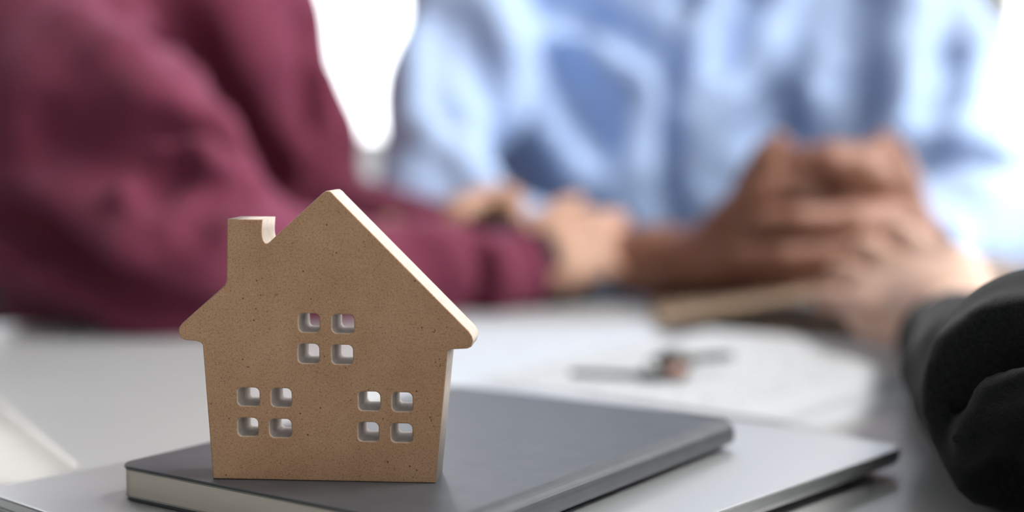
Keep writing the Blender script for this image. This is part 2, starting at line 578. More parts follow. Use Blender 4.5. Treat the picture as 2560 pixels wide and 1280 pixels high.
for z in (0.00115, 0.00152, 0.01148):
    bm = bmesh.new(); slab_bm(bm, [(x - 0.0035, y) for x, y in rounded_outline(NW - 0.0083, NH - 0.0008, (0.0072, 0.0004, 0.0004, 0.0072))], [(z, 0), (z + 0.00022, 0)])
    from_bm('endpaper', bm, M['warm_sheet'], nbk)

# ------------------------------------------------------------------ the fibreboard house
HN = 2.51
h0, h1 = PL(535, 1197, HN), PL(1087, 1207.5, HN)
hx = Vector((h1[0] - h0[0], h1[1] - h0[1], 0)); HYAW = math.atan2(hx.y, hx.x); hx.normalize()
hc = Vector(((h0[0] + h1[0]) / 2, (h0[1] + h1[1]) / 2, HN))
HT = 0.0185


def hface(px, py):
    """front face coordinates (m) of a measured point"""
    d = ray(px, py)
    nrm = np.array([-hx.y, hx.x, 0])
    o = np.array([0, 0, CAM_H])
    t = (np.array(hc) - o).dot(nrm) / d.dot(nrm)
    q = o + d * t - np.array(hc)
    return (q.dot(np.array(hx)) / 100, q[2] / 100)


outer_px = [(535, 1197), (1087, 1207.5), (1117, 886), (1119, 876), (1126, 871), (1168, 869), (1176, 865), (1181, 852), (1178, 841), (1171, 830),
            (836, 492), (830, 485), (823, 480), (816, 480), (808, 485), (676, 606), (669, 611), (662, 610), (656, 602), (653, 590), (652.5, 576), (654, 551),
            (571, 550), (569, 702), (564, 715), (457, 810), (450, 820), (449, 832), (454, 843), (463, 848), (491, 850), (503, 854), (509, 862)]
holes_c = [(723, 100, 853, 217), (921, 107, 1057, 223), (720, 281, 850, 401), (919, 287, 1050, 407),
           (362, 541, 496, 654), (561, 545, 686, 660), (363, 720, 488, 833), (552, 727, 686, 840),
           (1078, 565, 1212, 681), (1277, 570, 1404, 688), (1075, 746, 1203, 863), (1271, 754, 1403, 869)]
cu = bpy.data.curves.new('house_outline', 'CURVE')
cu.dimensions = '2D'
cu.fill_mode = 'BOTH'
cu.extrude = HT / 2 - 0.0004
cu.bevel_depth = 0.0004
cu.bevel_resolution = 1


def add_spline(pts):
    s = cu.splines.new('POLY')
    s.points.add(len(pts) - 1)
    for p, (x, y) in zip(s.points, pts):
        p.co = (x, y, 0, 1)
    s.use_cyclic_u = True


opts = [hface(*p) for p in outer_px]
zb = min(p[1] for p in opts[:2])
opts = [(x, 0.0004 if i < 2 else z) for i, (x, z) in enumerate(opts)]
add_spline(opts)
for (x0, y0, x1, y1) in holes_c:
    k = 800 / 1896
    a = hface(440 + x0 * k, 740 + y1 * k); b = hface(440 + x1 * k, 740 + y0 * k)
    w, h = b[0] - a[0], b[1] - a[1]
    cx, cy = (a[0] + b[0]) / 2, (a[1] + b[1]) / 2
    add_spline([(cx + x, cy + y) for x, y in rounded_outline(w + 0.0004, h + 0.0004, (0.0021, 0.0019, 0.0023, 0.0020), 6)][::-1])
tmp = bpy.data.objects.new('tmp_outline', cu)
COL.objects.link(tmp)
dg = bpy.context.evaluated_depsgraph_get()
hm = bpy.data.meshes.new_from_object(tmp.evaluated_get(dg))
bpy.data.objects.remove(tmp); bpy.data.curves.remove(cu)
house = link('toy_house', hm, [M['mdf'], M['mdf_edge']])
for pl in hm.polygons:
    pl.material_index = 0 if abs(pl.normal.z) > 0.8 else 1
house.rotation_euler = (math.pi / 2, 0, HYAW)
house.location = W(hc) + Vector((-hx.y, hx.x, 0)) * (HT / 2)
tag(house, 'small brown fibreboard house cut-out with chimney and cut-through windows standing on notebook', 'toy house')

# ------------------------------------------------------------------ papers on the table


def sheet(name, corner, d, w, l, z, m, label, group='papers on the table', th=0.0003, bow=0.0):
    """thin sheet: local x = w direction (left of d), y along d"""
    d = Vector((d[0], d[1], 0)).normalized()
    s = empty(name) if False else None
    nx, ny = 10, 14
    bm = bmesh.new()
    top, bot = [], []
    for j in range(ny + 1):
        for i in range(nx + 1):
            x, y = w * i / nx, l * j / ny
            b = bow * (math.sin(3.1 * i / nx) * math.sin(2.2 * j / ny))
            top.append(bm.verts.new((x, y, b + th))); bot.append(bm.verts.new((x, y, b)))
    q = lambda i, j: j * (nx + 1) + i
    for j in range(ny):
        for i in range(nx):
            bm.faces.new((top[q(i, j)], top[q(i + 1, j)], top[q(i + 1, j + 1)], top[q(i, j + 1)]))
            bm.faces.new((bot[q(i, j)], bot[q(i, j + 1)], bot[q(i + 1, j + 1)], bot[q(i + 1, j)]))
    border = [q(i, 0) for i in range(nx)] + [q(nx, j) for j in range(ny)] + [q(i, ny) for i in range(nx, 0, -1)] + [q(0, j) for j in range(ny, 0, -1)]
    for a, b in zip(border, border[1:] + border[:1]):
        bm.faces.new((bot[a], bot[b], top[b], top[a]))
    o = from_bm(name, bm, m, smooth=False)
    o.location = (corner[0] / 100, corner[1] / 100, TABLE_Z + z)
    # x axis = perpendicular to d on its left side
    o.matrix_world = Matrix.Translation(o.location) @ Matrix(((-d.y, d.x, 0, 0), (d.x, d.y, 0, 0), (0, 0, 1, 0), (0, 0, 0, 1)))
    return tag(o, label, 'paper', group)


sheet('paper_sheet', (12.2, 82.6), (-0.05, 1.0), 0.21, 0.297, 0.0002, M['sheet'], 'plain white sheet of paper on the table behind the house roof', th=0.0006)
sheet('printed_sheet', (14.19, 71.67), (0.606, 0.795), 0.21, 0.297, 0.0010, M['print'], 'white sheet with rows of print lying under the keys', th=0.0004)
sheet('printed_sheet', (15.9, 70.5), (0.70, 0.714), 0.21, 0.297, 0.0001, M['print'], 'printed sheet sticking out below the one under the keys', th=0.0002)

# sheet with a curled edge at the left of the laptop
bm = bmesh.new()
e = Vector((0.513, -0.858, 0)); nn = Vector((-0.858, -0.513, 0))
c0 = Vector((-36.5, 89.3, 0))
prof = [(0, 0.50), (0.22, 0.40), (0.5, 0.24), (0.85, 0.11), (1.3, 0.04), (2.2, 0.012), (21.0, 0.012)]
ringA = []
for s_ in (0, 34.0):
    ringA.append([[bm.verts.new((c0 + e * s_ + nn * q + Vector((0, 0, z + dz))) / 100) for q, z in prof] for dz in (0.05, 0.0)])
for k in range(len(prof) - 1):
    for lay in (0, 1):
        bm.faces.new((ringA[0][lay][k], ringA[0][lay][k + 1], ringA[1][lay][k + 1], ringA[1][lay][k]))
    for s_ in (0, 1):
        bm.faces.new((ringA[s_][0][k], ringA[s_][1][k], ringA[s_][1][k + 1], ringA[s_][0][k + 1]))
for k in (0, -1):
    bm.faces.new((ringA[0][0][k], ringA[1][0][k], ringA[1][1][k], ringA[0][1][k]))
o = from_bm('paper_pad', bm, M['warm_sheet'], smooth=True)
o.location = (0, 0, TABLE_Z + 0.0001)
tag(o, 'pale sheet with an upturned white edge beside the laptop at far left', 'paper', 'papers on the table')

# ------------------------------------------------------------------ kraft folder, top leaf lifted
fo = empty('folder', W((11.6, 109.5, 0.0)), math.radians(-3))
tag(fo, 'open brown card folder with its top leaf lifted beside the clasped hands', 'folder')
box('lower_leaf', 0.0, 0.31, 0.01, 0.17, 0.0012, 0.0022, M['kraft'], fo)


def leaf_bm(z_off, th, x_from, x_to, d0, d1):
    bm = bmesh.new()
    n = 16
    R = []
    for i in range(n + 1):
        t = x_from + (x_to - x_from) * i / n
        z = 0.0405 * (1 - (1 - t) ** 1.5) + 0.0024 + z_off
        x = 0.305 * t
        R.append([bm.verts.new((x, y, z + dz)) for dz in (0, th) for y in (d0, d1)])
    for a, b in zip(R, R[1:]):
        for q in ((0, 1), (1, 3), (3, 2), (2, 0)):
            bm.faces.new((a[q[0]], a[q[1]], b[q[1]], b[q[0]]))
    bm.faces.new([R[0][i] for i in (0, 2, 3, 1)]); bm.faces.new([R[-1][i] for i in (0, 1, 3, 2)])
    return bm


from_bm('upper_leaf', leaf_bm(0.0, 0.0022, 0, 1, 0, 0.17), M['kraft'], fo)

shade_root = empty('shade_sheet', W((11.2, 107.0, 0.0)), math.atan2(-0.76, 0.65))  # dark sheet added as the folder's shade on the table
tag(shade_root, 'flat dark sheet standing in for the shade under the lifted folder', 'shade_sheet')
box('shade_sheet_body', 0, 0.225, 0, 0.30, 0.0002, 0.0010, M['shade_brown'], shade_root)
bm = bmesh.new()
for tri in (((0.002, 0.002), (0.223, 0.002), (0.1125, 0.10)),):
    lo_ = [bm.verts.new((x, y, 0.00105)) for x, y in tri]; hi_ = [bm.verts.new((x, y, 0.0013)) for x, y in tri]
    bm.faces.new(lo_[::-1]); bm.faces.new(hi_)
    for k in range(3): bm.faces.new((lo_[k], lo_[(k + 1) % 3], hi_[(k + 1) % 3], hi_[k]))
from_bm('shade_triangle', bm, M['shade_brown'], shade_root)

# dark red pen standing in the open folder mouth
bm = bmesh.new()
tube_bm(bm, [W(P(2445, 738, 107)), W(P(2520, 715, 108.2)), W(P(2640, 690, 110))], 0.0055, 12)
pen = from_bm('pen', bm, M['red_pen'], smooth=False)
tag(pen, 'dark red pen in the open folder at right', 'pen')
bm = bmesh.new()
a_, b_ = W(P(2445, 738, 107)), W(P(2430, 743, 106.8))
tube_bm(bm, [a_, b_], [0.005, 0.0012], 12)
o = from_bm('pen_tip', bm, M['nickel'], pen)

# ------------------------------------------------------------------ keys


def make_key(name, label, loc, rz, bow_r, length, bowmat):
    root = empty(name, loc, rz)
    tag(root, label, 'key', 'keys on the papers')
    bm = bmesh.new()
    # bow: ring shaped head with a hole
    seg = 24
    rings = []
    for r, z in ((bow_r, 0), (bow_r, 0.0040), (bow_r * 0.32, 0.0040), (bow_r * 0.32, 0)):
        rings.append([bm.verts.new((r * math.cos(2 * math.pi * k / seg) * (1.0 if r < bow_r else 1.15), r * math.sin(2 * math.pi * k / seg), z)) for k in range(seg)])
    for a, b in zip(rings, rings[1:] + rings[:1]):
        for k in range(seg):
            bm.faces.new((a[k], a[(k + 1) % seg], b[(k + 1) % seg], b[k]))
    from_bm('bow', bm, bowmat, root)
    bm = bmesh.new()
    # blade with a toothed side, pointing to -x
    top = [(-bow_r * 0.9, 0.0045), (-bow_r - 0.004, 0.0045), (-bow_r - 0.005, 0.0036), (-bow_r - length, 0.0036), (-bow_r - length - 0.003, 0.0)]
    x = -bow_r - length
    low = [(x, -0.0026)]
    k = 0
    while x < -bow_r - 0.012:
        x += 0.0024
        low.append((x, -0.0010 - 0.0014 * ((k * 7) % 3) / 2)); x += 0.0012
        low.append((x, -0.0026)); k += 1
    low += [(-bow_r - 0.004, -0.0035), (-bow_r * 0.9, -0.0035)]
    pts = top + low
    A = [bm.verts.new((x, y, 0.0002)) for x, y in pts]; B = [bm.verts.new((x, y, 0.0034)) for x, y in pts]
    for i in range(len(pts)):
        j = (i + 1) % len(pts)
        bm.faces.new((A[i], A[j], B[j], B[i]))
    bm.faces.new(A[::-1]); bm.faces.new(B)
    from_bm('blade', bm, M['nickel'], root)
    return root


KZ = TABLE_Z + 0.0018
k1 = make_key('key', 'long thin metal key pointing left on the printed sheet', (0.088, 0.846, KZ), math.radians(-14), 0.0105, 0.040, M['dark_plastic'])
k2 = make_key('key', 'short metal key fanned out at the right end of the key ring', (0.103, 0.872, KZ + 0.0060), math.radians(165), 0.011, 0.024, M['nickel'])
k2.rotation_euler = (0.55, 0.10, math.radians(165))
bm = bmesh.new()
tube_bm(bm, [(0.096 + 0.0125 * math.cos(2 * math.pi * k / 28), 0.858 + 0.0125 * math.sin(2 * math.pi * k / 28), KZ + 0.0062 + 0.004 * math.sin(2 * math.pi * k / 28)) for k in range(28)], 0.0011, 8, closed=True)
o = from_bm('key_ring', bm, M['nickel'], smooth=True)
tag(o, 'thin metal split ring joining the two keys', 'key ring')
bm = bmesh.new(); slab_bm(bm, rounded_outline(0.017, 0.013, (0.005,) * 4), [(0, 0.0006), (0.001, 0), (0.007, 0), (0.009, 0.002)])
o = from_bm('key_tag', bm, M['copper'])
o.location = (0.0985, 0.842, KZ + 0.0005); o.rotation_euler = (0.0, 0.1, 0.5)
tag(o, 'small copper-coloured tag on the key ring', 'key tag')

# ------------------------------------------------------------------ chairs


def make_chair(name, label, loc, rz, shell, group=None, seat_z=0.415):
    root = empty(name, loc, rz)            # faces -y
    tag(root, label, 'chair', group)
    bm = bmesh.new(); slab_bm(bm, rounded_outline(0.44, 0.42, (0.06,) * 4), [(seat_z - 0.04, 0.02), (seat_z - 0.03, 0), (seat_z - 0.01, 0), (seat_z, 0.012)])
    from_bm('seat', bm, shell, root)
    bm = bmesh.new()
    n, R = 10, []
    for i in range(n + 1):
        a = math.radians(-42 + 84 * i / n)
        x, y = 0.30 * math.sin(a), 0.02 + 0.24 * math.cos(a) * 0.9
        R.append([bm.verts.new((x * s, y + dy, z)) for (s, dy, z) in ((0.94, -0.02, seat_z + 0.12), (1.0, 0.0, seat_z + 0.12), (1.0, 0.05, seat_z + 0.40), (0.94, 0.03, seat_z + 0.40))])
    for a, b in zip(R, R[1:]):
        for q in range(4): bm.faces.new((a[q], a[(q + 1) % 4], b[(q + 1) % 4], b[q]))
    bm.faces.new(R[0][::-1]); bm.faces.new(R[-1])
    from_bm('backrest', bm, shell, root)
    for sx in (-1, 1):
        for sy in (-1, 1):
            bm = bmesh.new()
            top = (sx * 0.16, sy * 0.15, seat_z - 0.035)
            tube_bm(bm, [top, (sx * 0.21, sy * 0.20, 0.0)], 0.012, 10)
            from_bm('leg', bm, M['metal_leg'], root)
        bm = bmesh.new()
        tube_bm(bm, [(sx * 0.13, 0.17, seat_z - 0.02), (sx * 0.14, 0.235, seat_z + 0.02), (sx * 0.14, 0.245, seat_z + 0.25)], 0.009, 8)
        from_bm('back_support', bm, M['metal_leg'], root)
    return root


make_chair('office_chair', 'white shell chair standing empty by the window behind the couple', (-0.29, 2.75, 0), math.radians(15), M['chair_white'], seat_z=0.45)

# ------------------------------------------------------------------ distance field modelling for bodies and clothes


def chain(pts, radii, k=1.0, op=1):
    r = radii if isinstance(radii, (list, tuple)) else [radii] * len(pts)
    return [('c', np.array(a, float), np.array(b, float), ra, rb, k, op) for a, b, ra, rb in zip(pts, pts[1:], r, r[1:])]


def ell(c, r, k=2.0, op=1):
    return [('e', np.array(c, float), np.array(r, float), 0, 0, k, op)]


def prim_d(p, X, Y, Z):
    if p[0] == 'c':
        a, b = p[1], p[2]
        d = b - a
        L2 = max(d.dot(d), 1e-9)
        t = np.clip(((X - a[0]) * d[0] + (Y - a[1]) * d[1] + (Z - a[2]) * d[2]) / L2, 0, 1)
        return np.sqrt((X - a[0] - t * d[0]) ** 2 + (Y - a[1] - t * d[1]) ** 2 + (Z - a[2] - t * d[2]) ** 2) - (p[3] + (p[4] - p[3]) * t)
    c, r = p[1], p[2]
    q = np.sqrt(((X - c[0]) / r[0]) ** 2 + ((Y - c[1]) / r[1]) ** 2 + ((Z - c[2]) / r[2]) ** 2)
    q2 = np.sqrt(((X - c[0]) / r[0] ** 2) ** 2 + ((Y - c[1]) / r[1] ** 2) ** 2 + ((Z - c[2]) / r[2] ** 2) ** 2) + 1e-9
    return q * (q - 1.0) / q2


def prim_box(p):
    if p[0] == 'c':
        m = max(p[3], p[4])
        return np.minimum(p[1], p[2]) - m, np.maximum(p[1], p[2]) + m
    return p[1] - p[2], p[1] + p[2]


def hit(prims, x, y, Y0=70, Y1=185):
    """first surface of the plain union seen in direction x,y"""
    d = ray(x, y)
    Y = np.arange(Y0, Y1, 0.2)
    q = d[None] * (Y / d[1])[:, None] + np.array([0, 0, CAM_H])
    m = np.full(len(Y), 1e3)
    for p in prims:
        if p[6] > 0: m = np.minimum(m, prim_d(p, q[:, 0], q[:, 1], q[:, 2]))
    i = np.argmax(m < 0)
    if not (m < 0).any(): i = np.argmin(m)
    return q[i]


def drape(prims, pts, r, sink, k=1.6, op=1, Y0=70):
    """fold laid along the visible surface: ridge (op 1) or crease (op -1)"""
    if op > 0: sink *= 0.55
    else: r = [q * 1.35 for q in r] if isinstance(r, (list, tuple)) else r * 1.35
    out = []
    for x, y in pts:
        h = hit(prims, x, y, Y0)
        v = ray(x, y); v = v / np.linalg.norm(v)
        out.append(h + v * sink)
    return chain(out, r, k, op)


def field_mesh(prims, vox, smooth=2):
    """surface nets over the smooth union of the primitives; returns verts (cm), quads"""
    lo = np.min([prim_box(p)[0] for p in prims if p[6] > 0], 0) - 3 * vox
    hi = np.max([prim_box(p)[1] for p in prims if p[6] > 0], 0) + 3 * vox
    n = np.ceil((hi - lo) / vox).astype(int) + 1
    G = np.full(n, 50.0, np.float32)
    ax = [lo[i] + vox * np.arange(n[i]) for i in range(3)]
    for p in prims:
        a, b = prim_box(p)
        pad = p[5] + 3 * vox
        i0 = np.clip(np.floor((a - pad - lo) / vox).astype(int), 0, n - 1)
        i1 = np.clip(np.ceil((b + pad - lo) / vox).astype(int) + 1, 1, n)
        if (i1 <= i0).any(): continue
        sl = tuple(slice(i0[i], i1[i]) for i in range(3))
        d = prim_d(p, ax[0][sl[0]][:, None, None], ax[1][sl[1]][None, :, None], ax[2][sl[2]][None, None, :]).astype(np.float32)
        g = G[sl]
        k = p[5]
        if p[6] > 0:
            h = np.maximum(k - np.abs(g - d), 0) / k
            G[sl] = np.minimum(g, d) - h * h * k * 0.25
        else:
            d = -d
            h = np.maximum(k - np.abs(g - d), 0) / k
            G[sl] = np.maximum(g, d) + h * h * k * 0.25
    S = G < 0
    c = np.zeros(tuple(n - 1), np.uint8)
    for dx in (0, 1):
        for dy in (0, 1):
            for dz in (0, 1):
                c += S[dx:n[0] - 1 + dx, dy:n[1] - 1 + dy, dz:n[2] - 1 + dz]
    act = np.argwhere((c > 0) & (c < 8))
    idx = np.full(tuple(n - 1), -1, np.int64)
    idx[act[:, 0], act[:, 1], act[:, 2]] = np.arange(len(act))
    acc = np.zeros((len(act), 3)); cnt = np.zeros(len(act))
    corners = [(i, j, k) for i in (0, 1) for j in (0, 1) for k in (0, 1)]
    val = {q: G[act[:, 0] + q[0], act[:, 1] + q[1], act[:, 2] + q[2]] for q in corners}
    for q in corners:
        for d in range(3):
            if q[d] == 0:
                r = list(q); r[d] = 1; r = tuple(r)
                a, b = val[q], val[r]
                m = (a < 0) != (b < 0)
                t = np.where(m, a / np.where(m, a - b, 1), 0)
                pt = np.tile(np.array(q, float), (len(act), 1)); pt[:, d] += t
                acc[m] += pt[m]; cnt[m] += 1
    V = lo + vox * (act + acc / cnt[:, None])
    quads = []
    for d in range(3):
        u, v = (d + 1) % 3, (d + 2) % 3
        s0 = [slice(None)] * 3; s1 = [slice(None)] * 3
        s0[d] = slice(0, n[d] - 1); s1[d] = slice(1, n[d])
        A, B = S[tuple(s0)], S[tuple(s1)]
        for inside_first in (True, False):
            E_ = np.argwhere(A & ~B) if inside_first else np.argwhere(~A & B)
            E_ = E_[(E_[:, u] > 0) & (E_[:, v] > 0) & (E_[:, u] < n[u] - 1) & (E_[:, v] < n[v] - 1)]
            cells = []
            for du, dv in ((1, 1), (0, 1), (0, 0), (1, 0)):
                q = E_.copy(); q[:, u] -= du; q[:, v] -= dv
                cells.append(idx[q[:, 0], q[:, 1], q[:, 2]])
            Q = np.stack(cells, 1)
            quads.append(Q if inside_first else Q[:, ::-1])
    Q = np.concatenate(quads)
    Q = Q[(Q >= 0).all(1)]
    for it in range(smooth):
        s = np.zeros_like(V); w = np.zeros(len(V))
        for a, b in ((0, 1), (1, 2), (2, 3), (3, 0)):
            for i, j in ((a, b), (b, a)):
                for ch in range(3): s[:, ch] += np.bincount(Q[:, i], V[Q[:, j], ch], len(V))
                w += np.bincount(Q[:, i], minlength=len(V))
        V = V + 0.6 * (s / np.maximum(w, 1)[:, None] - V)
    return V, Q


def field_object(name, groups, m, parent=None, origin=None, smooth=2):
    """groups: list of (primitives, voxel cm); all surfaces go into one mesh"""
    VV, QQ, off = [], [], 0
    for prims, vox in groups:
        V, Q = field_mesh(prims, vox, smooth)
        VV.append(V); QQ.append(Q + off); off += len(V)
    V = np.concatenate(VV); Q = np.concatenate(QQ)
    o0 = np.array(origin if origin is not None else (0, 0, 0), float)
    co = (V - o0) / 100
    if origin is None: co[:, 2] += TABLE_Z
    me = bpy.data.meshes.new(name)
    me.vertices.add(len(co)); me.vertices.foreach_set('co', co.astype(np.float32).ravel())
    me.loops.add(len(Q) * 4); me.loops.foreach_set('vertex_index', Q.astype(np.int32).ravel())
    me.polygons.add(len(Q))
    me.polygons.foreach_set('loop_start', np.arange(0, len(Q) * 4, 4, dtype=np.int32))
    me.update(calc_edges=True)
    me.validate()
    return link(name, me, m, parent, smooth=True)


def unit(v):
    v = np.array(v, float)
    return v / np.linalg.norm(v)


def hand(wrist, fwd, up, thumb_side, curl=(10, 25, 20), s=1.0, spread=4.0, thumb_out=35):
    """palm, four fingers and thumb; up = back of the hand, thumb_side +1/-1 along fwd x up"""
    f, u = unit(fwd), unit(up)
    u = unit(u - f * u.dot(f))
    r = np.cross(f, u) * thumb_side                  # towards the thumb
    w = np.array(wrist, float)
    out = []
    K = []
    for i, (sx, kl) in enumerate(((2.9, 8.6), (0.95, 9.0), (-1.0, 8.6), (-2.8, 7.8))):
        kn = w + (f * kl + r * sx) * s
        K.append(kn)
        out += chain([w + (f * 0.5 + r * sx * 0.55) * s, w + (f * kl * 0.55 + r * sx * 0.92 + u * 0.15) * s, kn], [1.55 * s, 1.45 * s, 1.12 * s], 1.0 * s)
    lens = ((4.2, 2.5, 2.1), (4.7, 2.9, 2.2), (4.3, 2.7, 2.2), (3.4, 2.0, 1.9))
    for i, kn in enumerate(K):
        ang = math.radians(spread * (1.5 - i))
        d = unit(f * math.cos(ang) + r * math.sin(ang))
        q, a = kn, 0.0
        pts = [kn]
        for L, c in zip(lens[i], curl):
            a += math.radians(c + 2 * i)
            q = q + (d * math.cos(a) - u * math.sin(a)) * L * s
            pts.append(q)
        fr = (1.0, 1.0, 0.95, 0.82)[i] * s
        out += chain(pts, [1.05 * fr, 0.95 * fr, 0.85 * fr, 0.72 * fr], 0.35 * s)
    ta = math.radians(thumb_out)
    d = unit(f * math.cos(ta) + r * math.sin(ta) - u * 0.25)
    b0 = w + (f * 1.6 + r * 1.9) * s
    d2 = unit(d * 0.8 + f * 0.6)
    b1 = b0 + d * 4.3 * s; b2 = b1 + d2 * 3.1 * s; b3 = b2 + d2 * 2.2 * s
    out += chain([b0, b1, b2, b3], [1.6 * s, 1.2 * s, 1.05 * s, 0.8 * s], 0.9 * s)
    return out


def head_prims(c, face, s=1.0):
    c = np.array(c, float); f = unit(face); up = np.array([0, 0, 1.0]); f = unit(f - up * f.dot(up)); r = np.cross(f, up)
    o = ell(c + up * 3.0, np.array([8.0, 8.6, 9.0]) * s)
    o += chain([c - up * 2 + f * 3.5, c - up * 7.5 + f * 5.6], [6.3 * s, 3.2 * s], 3.0)
    o += chain([c + up * 1.5 + f * 8.6, c - up * 1.6 + f * 10.0], [0.8 * s, 1.2 * s], 1.0)          # nose
    o += chain([c - up * 4.6 + f * 8.3 - r * 1.8, c - up * 4.5 + f * 8.9, c - up * 4.6 + f * 8.3 + r * 1.8], 0.55 * s, 0.6)  # lips
    for q in (-1, 1):
        o += chain([c + r * 8.0 * q + up * 1.6 - f * 0.2, c + r * 8.0 * q - up * 2.2 + f * 0.3], [1.3 * s, 0.9 * s], 0.6)  # ears
        o += chain([c + r * 1.6 * q + up * 2.7 + f * 8.3, c + r * 4.8 * q + up * 2.6 + f * 7.2], 0.7 * s, 1.0)            # brows
        o += ell(c + r * 3.2 * q + up * 0.9 + f * 8.9, (1.5, 1.5, 0.9), 0.8, -1)
    return o


def head_extras(person, c, face, long_hair):
    c = np.array(c, float); f = unit(face); up = np.array([0, 0, 1.0]); f = unit(f - up * f.dot(up)); r = np.cross(f, up)
    hp = ell(c + up * 4.0 - f * 1.2, (8.8, 9.0, 9.2)) + ell(c + up * 1.0 - f * 3.5, (8.6, 7.0, 9.0))
    if long_hair:
        for q in (-1, 0, 1):
            hp += chain([c + r * 5.5 * q + up * 2 - f * 4, c + r * 6.5 * q - up * 10 - f * 6, c + r * 6 * q - up * 20 - f * 8], [4.5, 4.2, 2.6], 3)
    hp += ell(c - up * 1.5 + f * 7.5, (6.6, 6.0, 7.0), 1.2, -1)
    field_object('hair', [(hp, 0.5)], M['hair'], person)
    for q in (-1, 1):
        ec = W(c + r * 3.2 * q + up * 0.9 + f * 7.75)
        bm = bmesh.new(); bmesh.ops.create_uvsphere(bm, u_segments=16, v_segments=10, radius=0.0118, matrix=Matrix.Translation(ec))
        eo = from_bm('eyeball', bm, M['eye'], person, True)
        ic = W(c + r * 3.2 * q + up * 0.9 + f * 8.55)
        bm = bmesh.new(); bmesh.ops.create_uvsphere(bm, u_segments=14, v_segments=8, radius=0.0056, matrix=Matrix.Translation(ic))
        from_bm('iris', bm, M['iris'], eo, True)


def lower_body(person, hips, knees, ankles, toe_dir):
    tr = ell(np.mean(hips, 0), (17, 13, 10), 3)
    for h, k_, a in zip(hips, knees, ankles):
        tr += chain([h, k_, a + np.array([0, 0, 4.0])], [8.6, 6.6, 5.2], 3)
    field_object('trousers', [(tr, 0.9)], M['trousers'], person)
    td = unit(toe_dir)
    for a in ankles:
        sh = chain([a + np.array([0, 0, -3.0]) - td * 4, np.array([a[0], a[1], -70.2]) + td * 8, np.array([a[0], a[1], -71.2]) + td * 18], [4.2, 3.6, 2.6], 2)
        field_object('shoe', [(sh, 0.6)], M['shoe'], person)


def core(pelvis, chest, sh_l, sh_r, neck, head, back=5.0):
    """the body under the clothes"""
    p = chain([pelvis, (np.array(pelvis) + chest) / 2, chest], [9.0, 8.0, 8.0], 5)
    p += chain([sh_l, (np.array(sh_l) + sh_r) / 2 + np.array([0, back + 2.0, 1.0]), sh_r], [3.0, 4.0, 3.0], 3)
    p += chain([neck - np.array([0, 0, 4.0]), np.array(head) - np.array([0, 0, 4.0])], [5.8, 5.3], 3)
    return p


A3 = lambda *v: np.array(v, float)

# ================================================================== person in the maroon sweater
w_hips = [A3(-47, 150, -24), A3(-29, 158, -24)]
w_knees = [A3(-29, 114, -22), A3(-12, 122, -22)]
w_ank = [A3(-28, 116, -66), A3(-11, 124, -66)]
w_chest, w_neck, w_head = A3(-37, 151, 12), A3(-36, 148, 36), A3(-32, 144, 53)
w_shR, w_shL = A3(-46, 131, 28), A3(-27, 151, 28)
w_elR = A3(-24.5, 108, 5.8)
w_wrR = P(1285, 672, 124.5)
w_elL, w_wrL = P(800, 540, 148), P(1075, 600, 134)
w_face = (0.5, -0.8, 0)

wbody = core(A3(-38, 154, -24), w_chest, w_shL, w_shR, w_neck, w_head)
wbody += chain([w_shR, w_elR + A3(0, 0, 0.5), P(1080, 684, 120.5), w_wrR], [2.4, 2.2, 2.2, 2.3], 2) + chain([w_shL, P(790, 340, 150), w_elL, w_wrL], [2.2, 1.8, 2.2, 2.4], 2)
for h_, k_, a_ in zip(w_hips, w_knees, w_ank):
    wbody += chain([h_, k_, a_, a_ + A3(4, -10, -4)], [7.5, 5.5, 3.8, 3.0], 3)
rh = hand(w_wrR, P(1560, 585, 127.5) - w_wrR, (0.05, -0.72, 0.70), -1, curl=(30, 48, 35), s=0.98, spread=3, thumb_out=42)
rh += chain([w_wrR - unit(P(1560, 585, 127.5) - w_wrR) * 8, w_wrR], [2.9, 2.6], 1)
lh = []
for i, (dx, dy, dz) in enumerate(((0, 0, 0), (26, -14, 2.0), (52, -22, 3.6), (82, -22, 5.0))):
    lh += chain([P(1235 + dx * 0.6, 530 + dy, 134.5 + dz * 0.4), P(1195 + dx * 0.8, 503 + dy * 0.7, 131.5 + dz), P(1145 + dx * 0.5, 530 + dy * 0.6, 129.0 + dz), P(1112 + dx * 0.3, 578 + dy * 0.4, 128.4 + dz)], [1.2, 1.1, 1.0, 0.8], 0.4)
lh += chain([w_wrL - A3(3, 0, 0), P(1180, 545, 136), P(1260, 525, 136)], [2.6, 2.4, 1.9], 1.2)
lh += chain([P(1200, 520, 135), P(1275, 505, 132), P(1292, 545, 129.5)], [1.6, 1.2, 0.95], 0.8)
woman = field_object('person', [(wbody, 0.9), (head_prims(w_head, w_face) + chain([w_neck - A3(0, 0, 2), w_head - A3(0, 0, 5)], [5.2, 5.0], 2), 0.45), (rh, 0.2), (lh, 0.2)], M['skin_woman'])
tag(woman, 'person in a loose maroon sweater leaning on the table and holding the neighbour\'s arm', 'person')
head_extras(woman, w_head, w_face, True)
lower_body(woman, w_hips, w_knees, w_ank, (0.45, -0.9, 0))

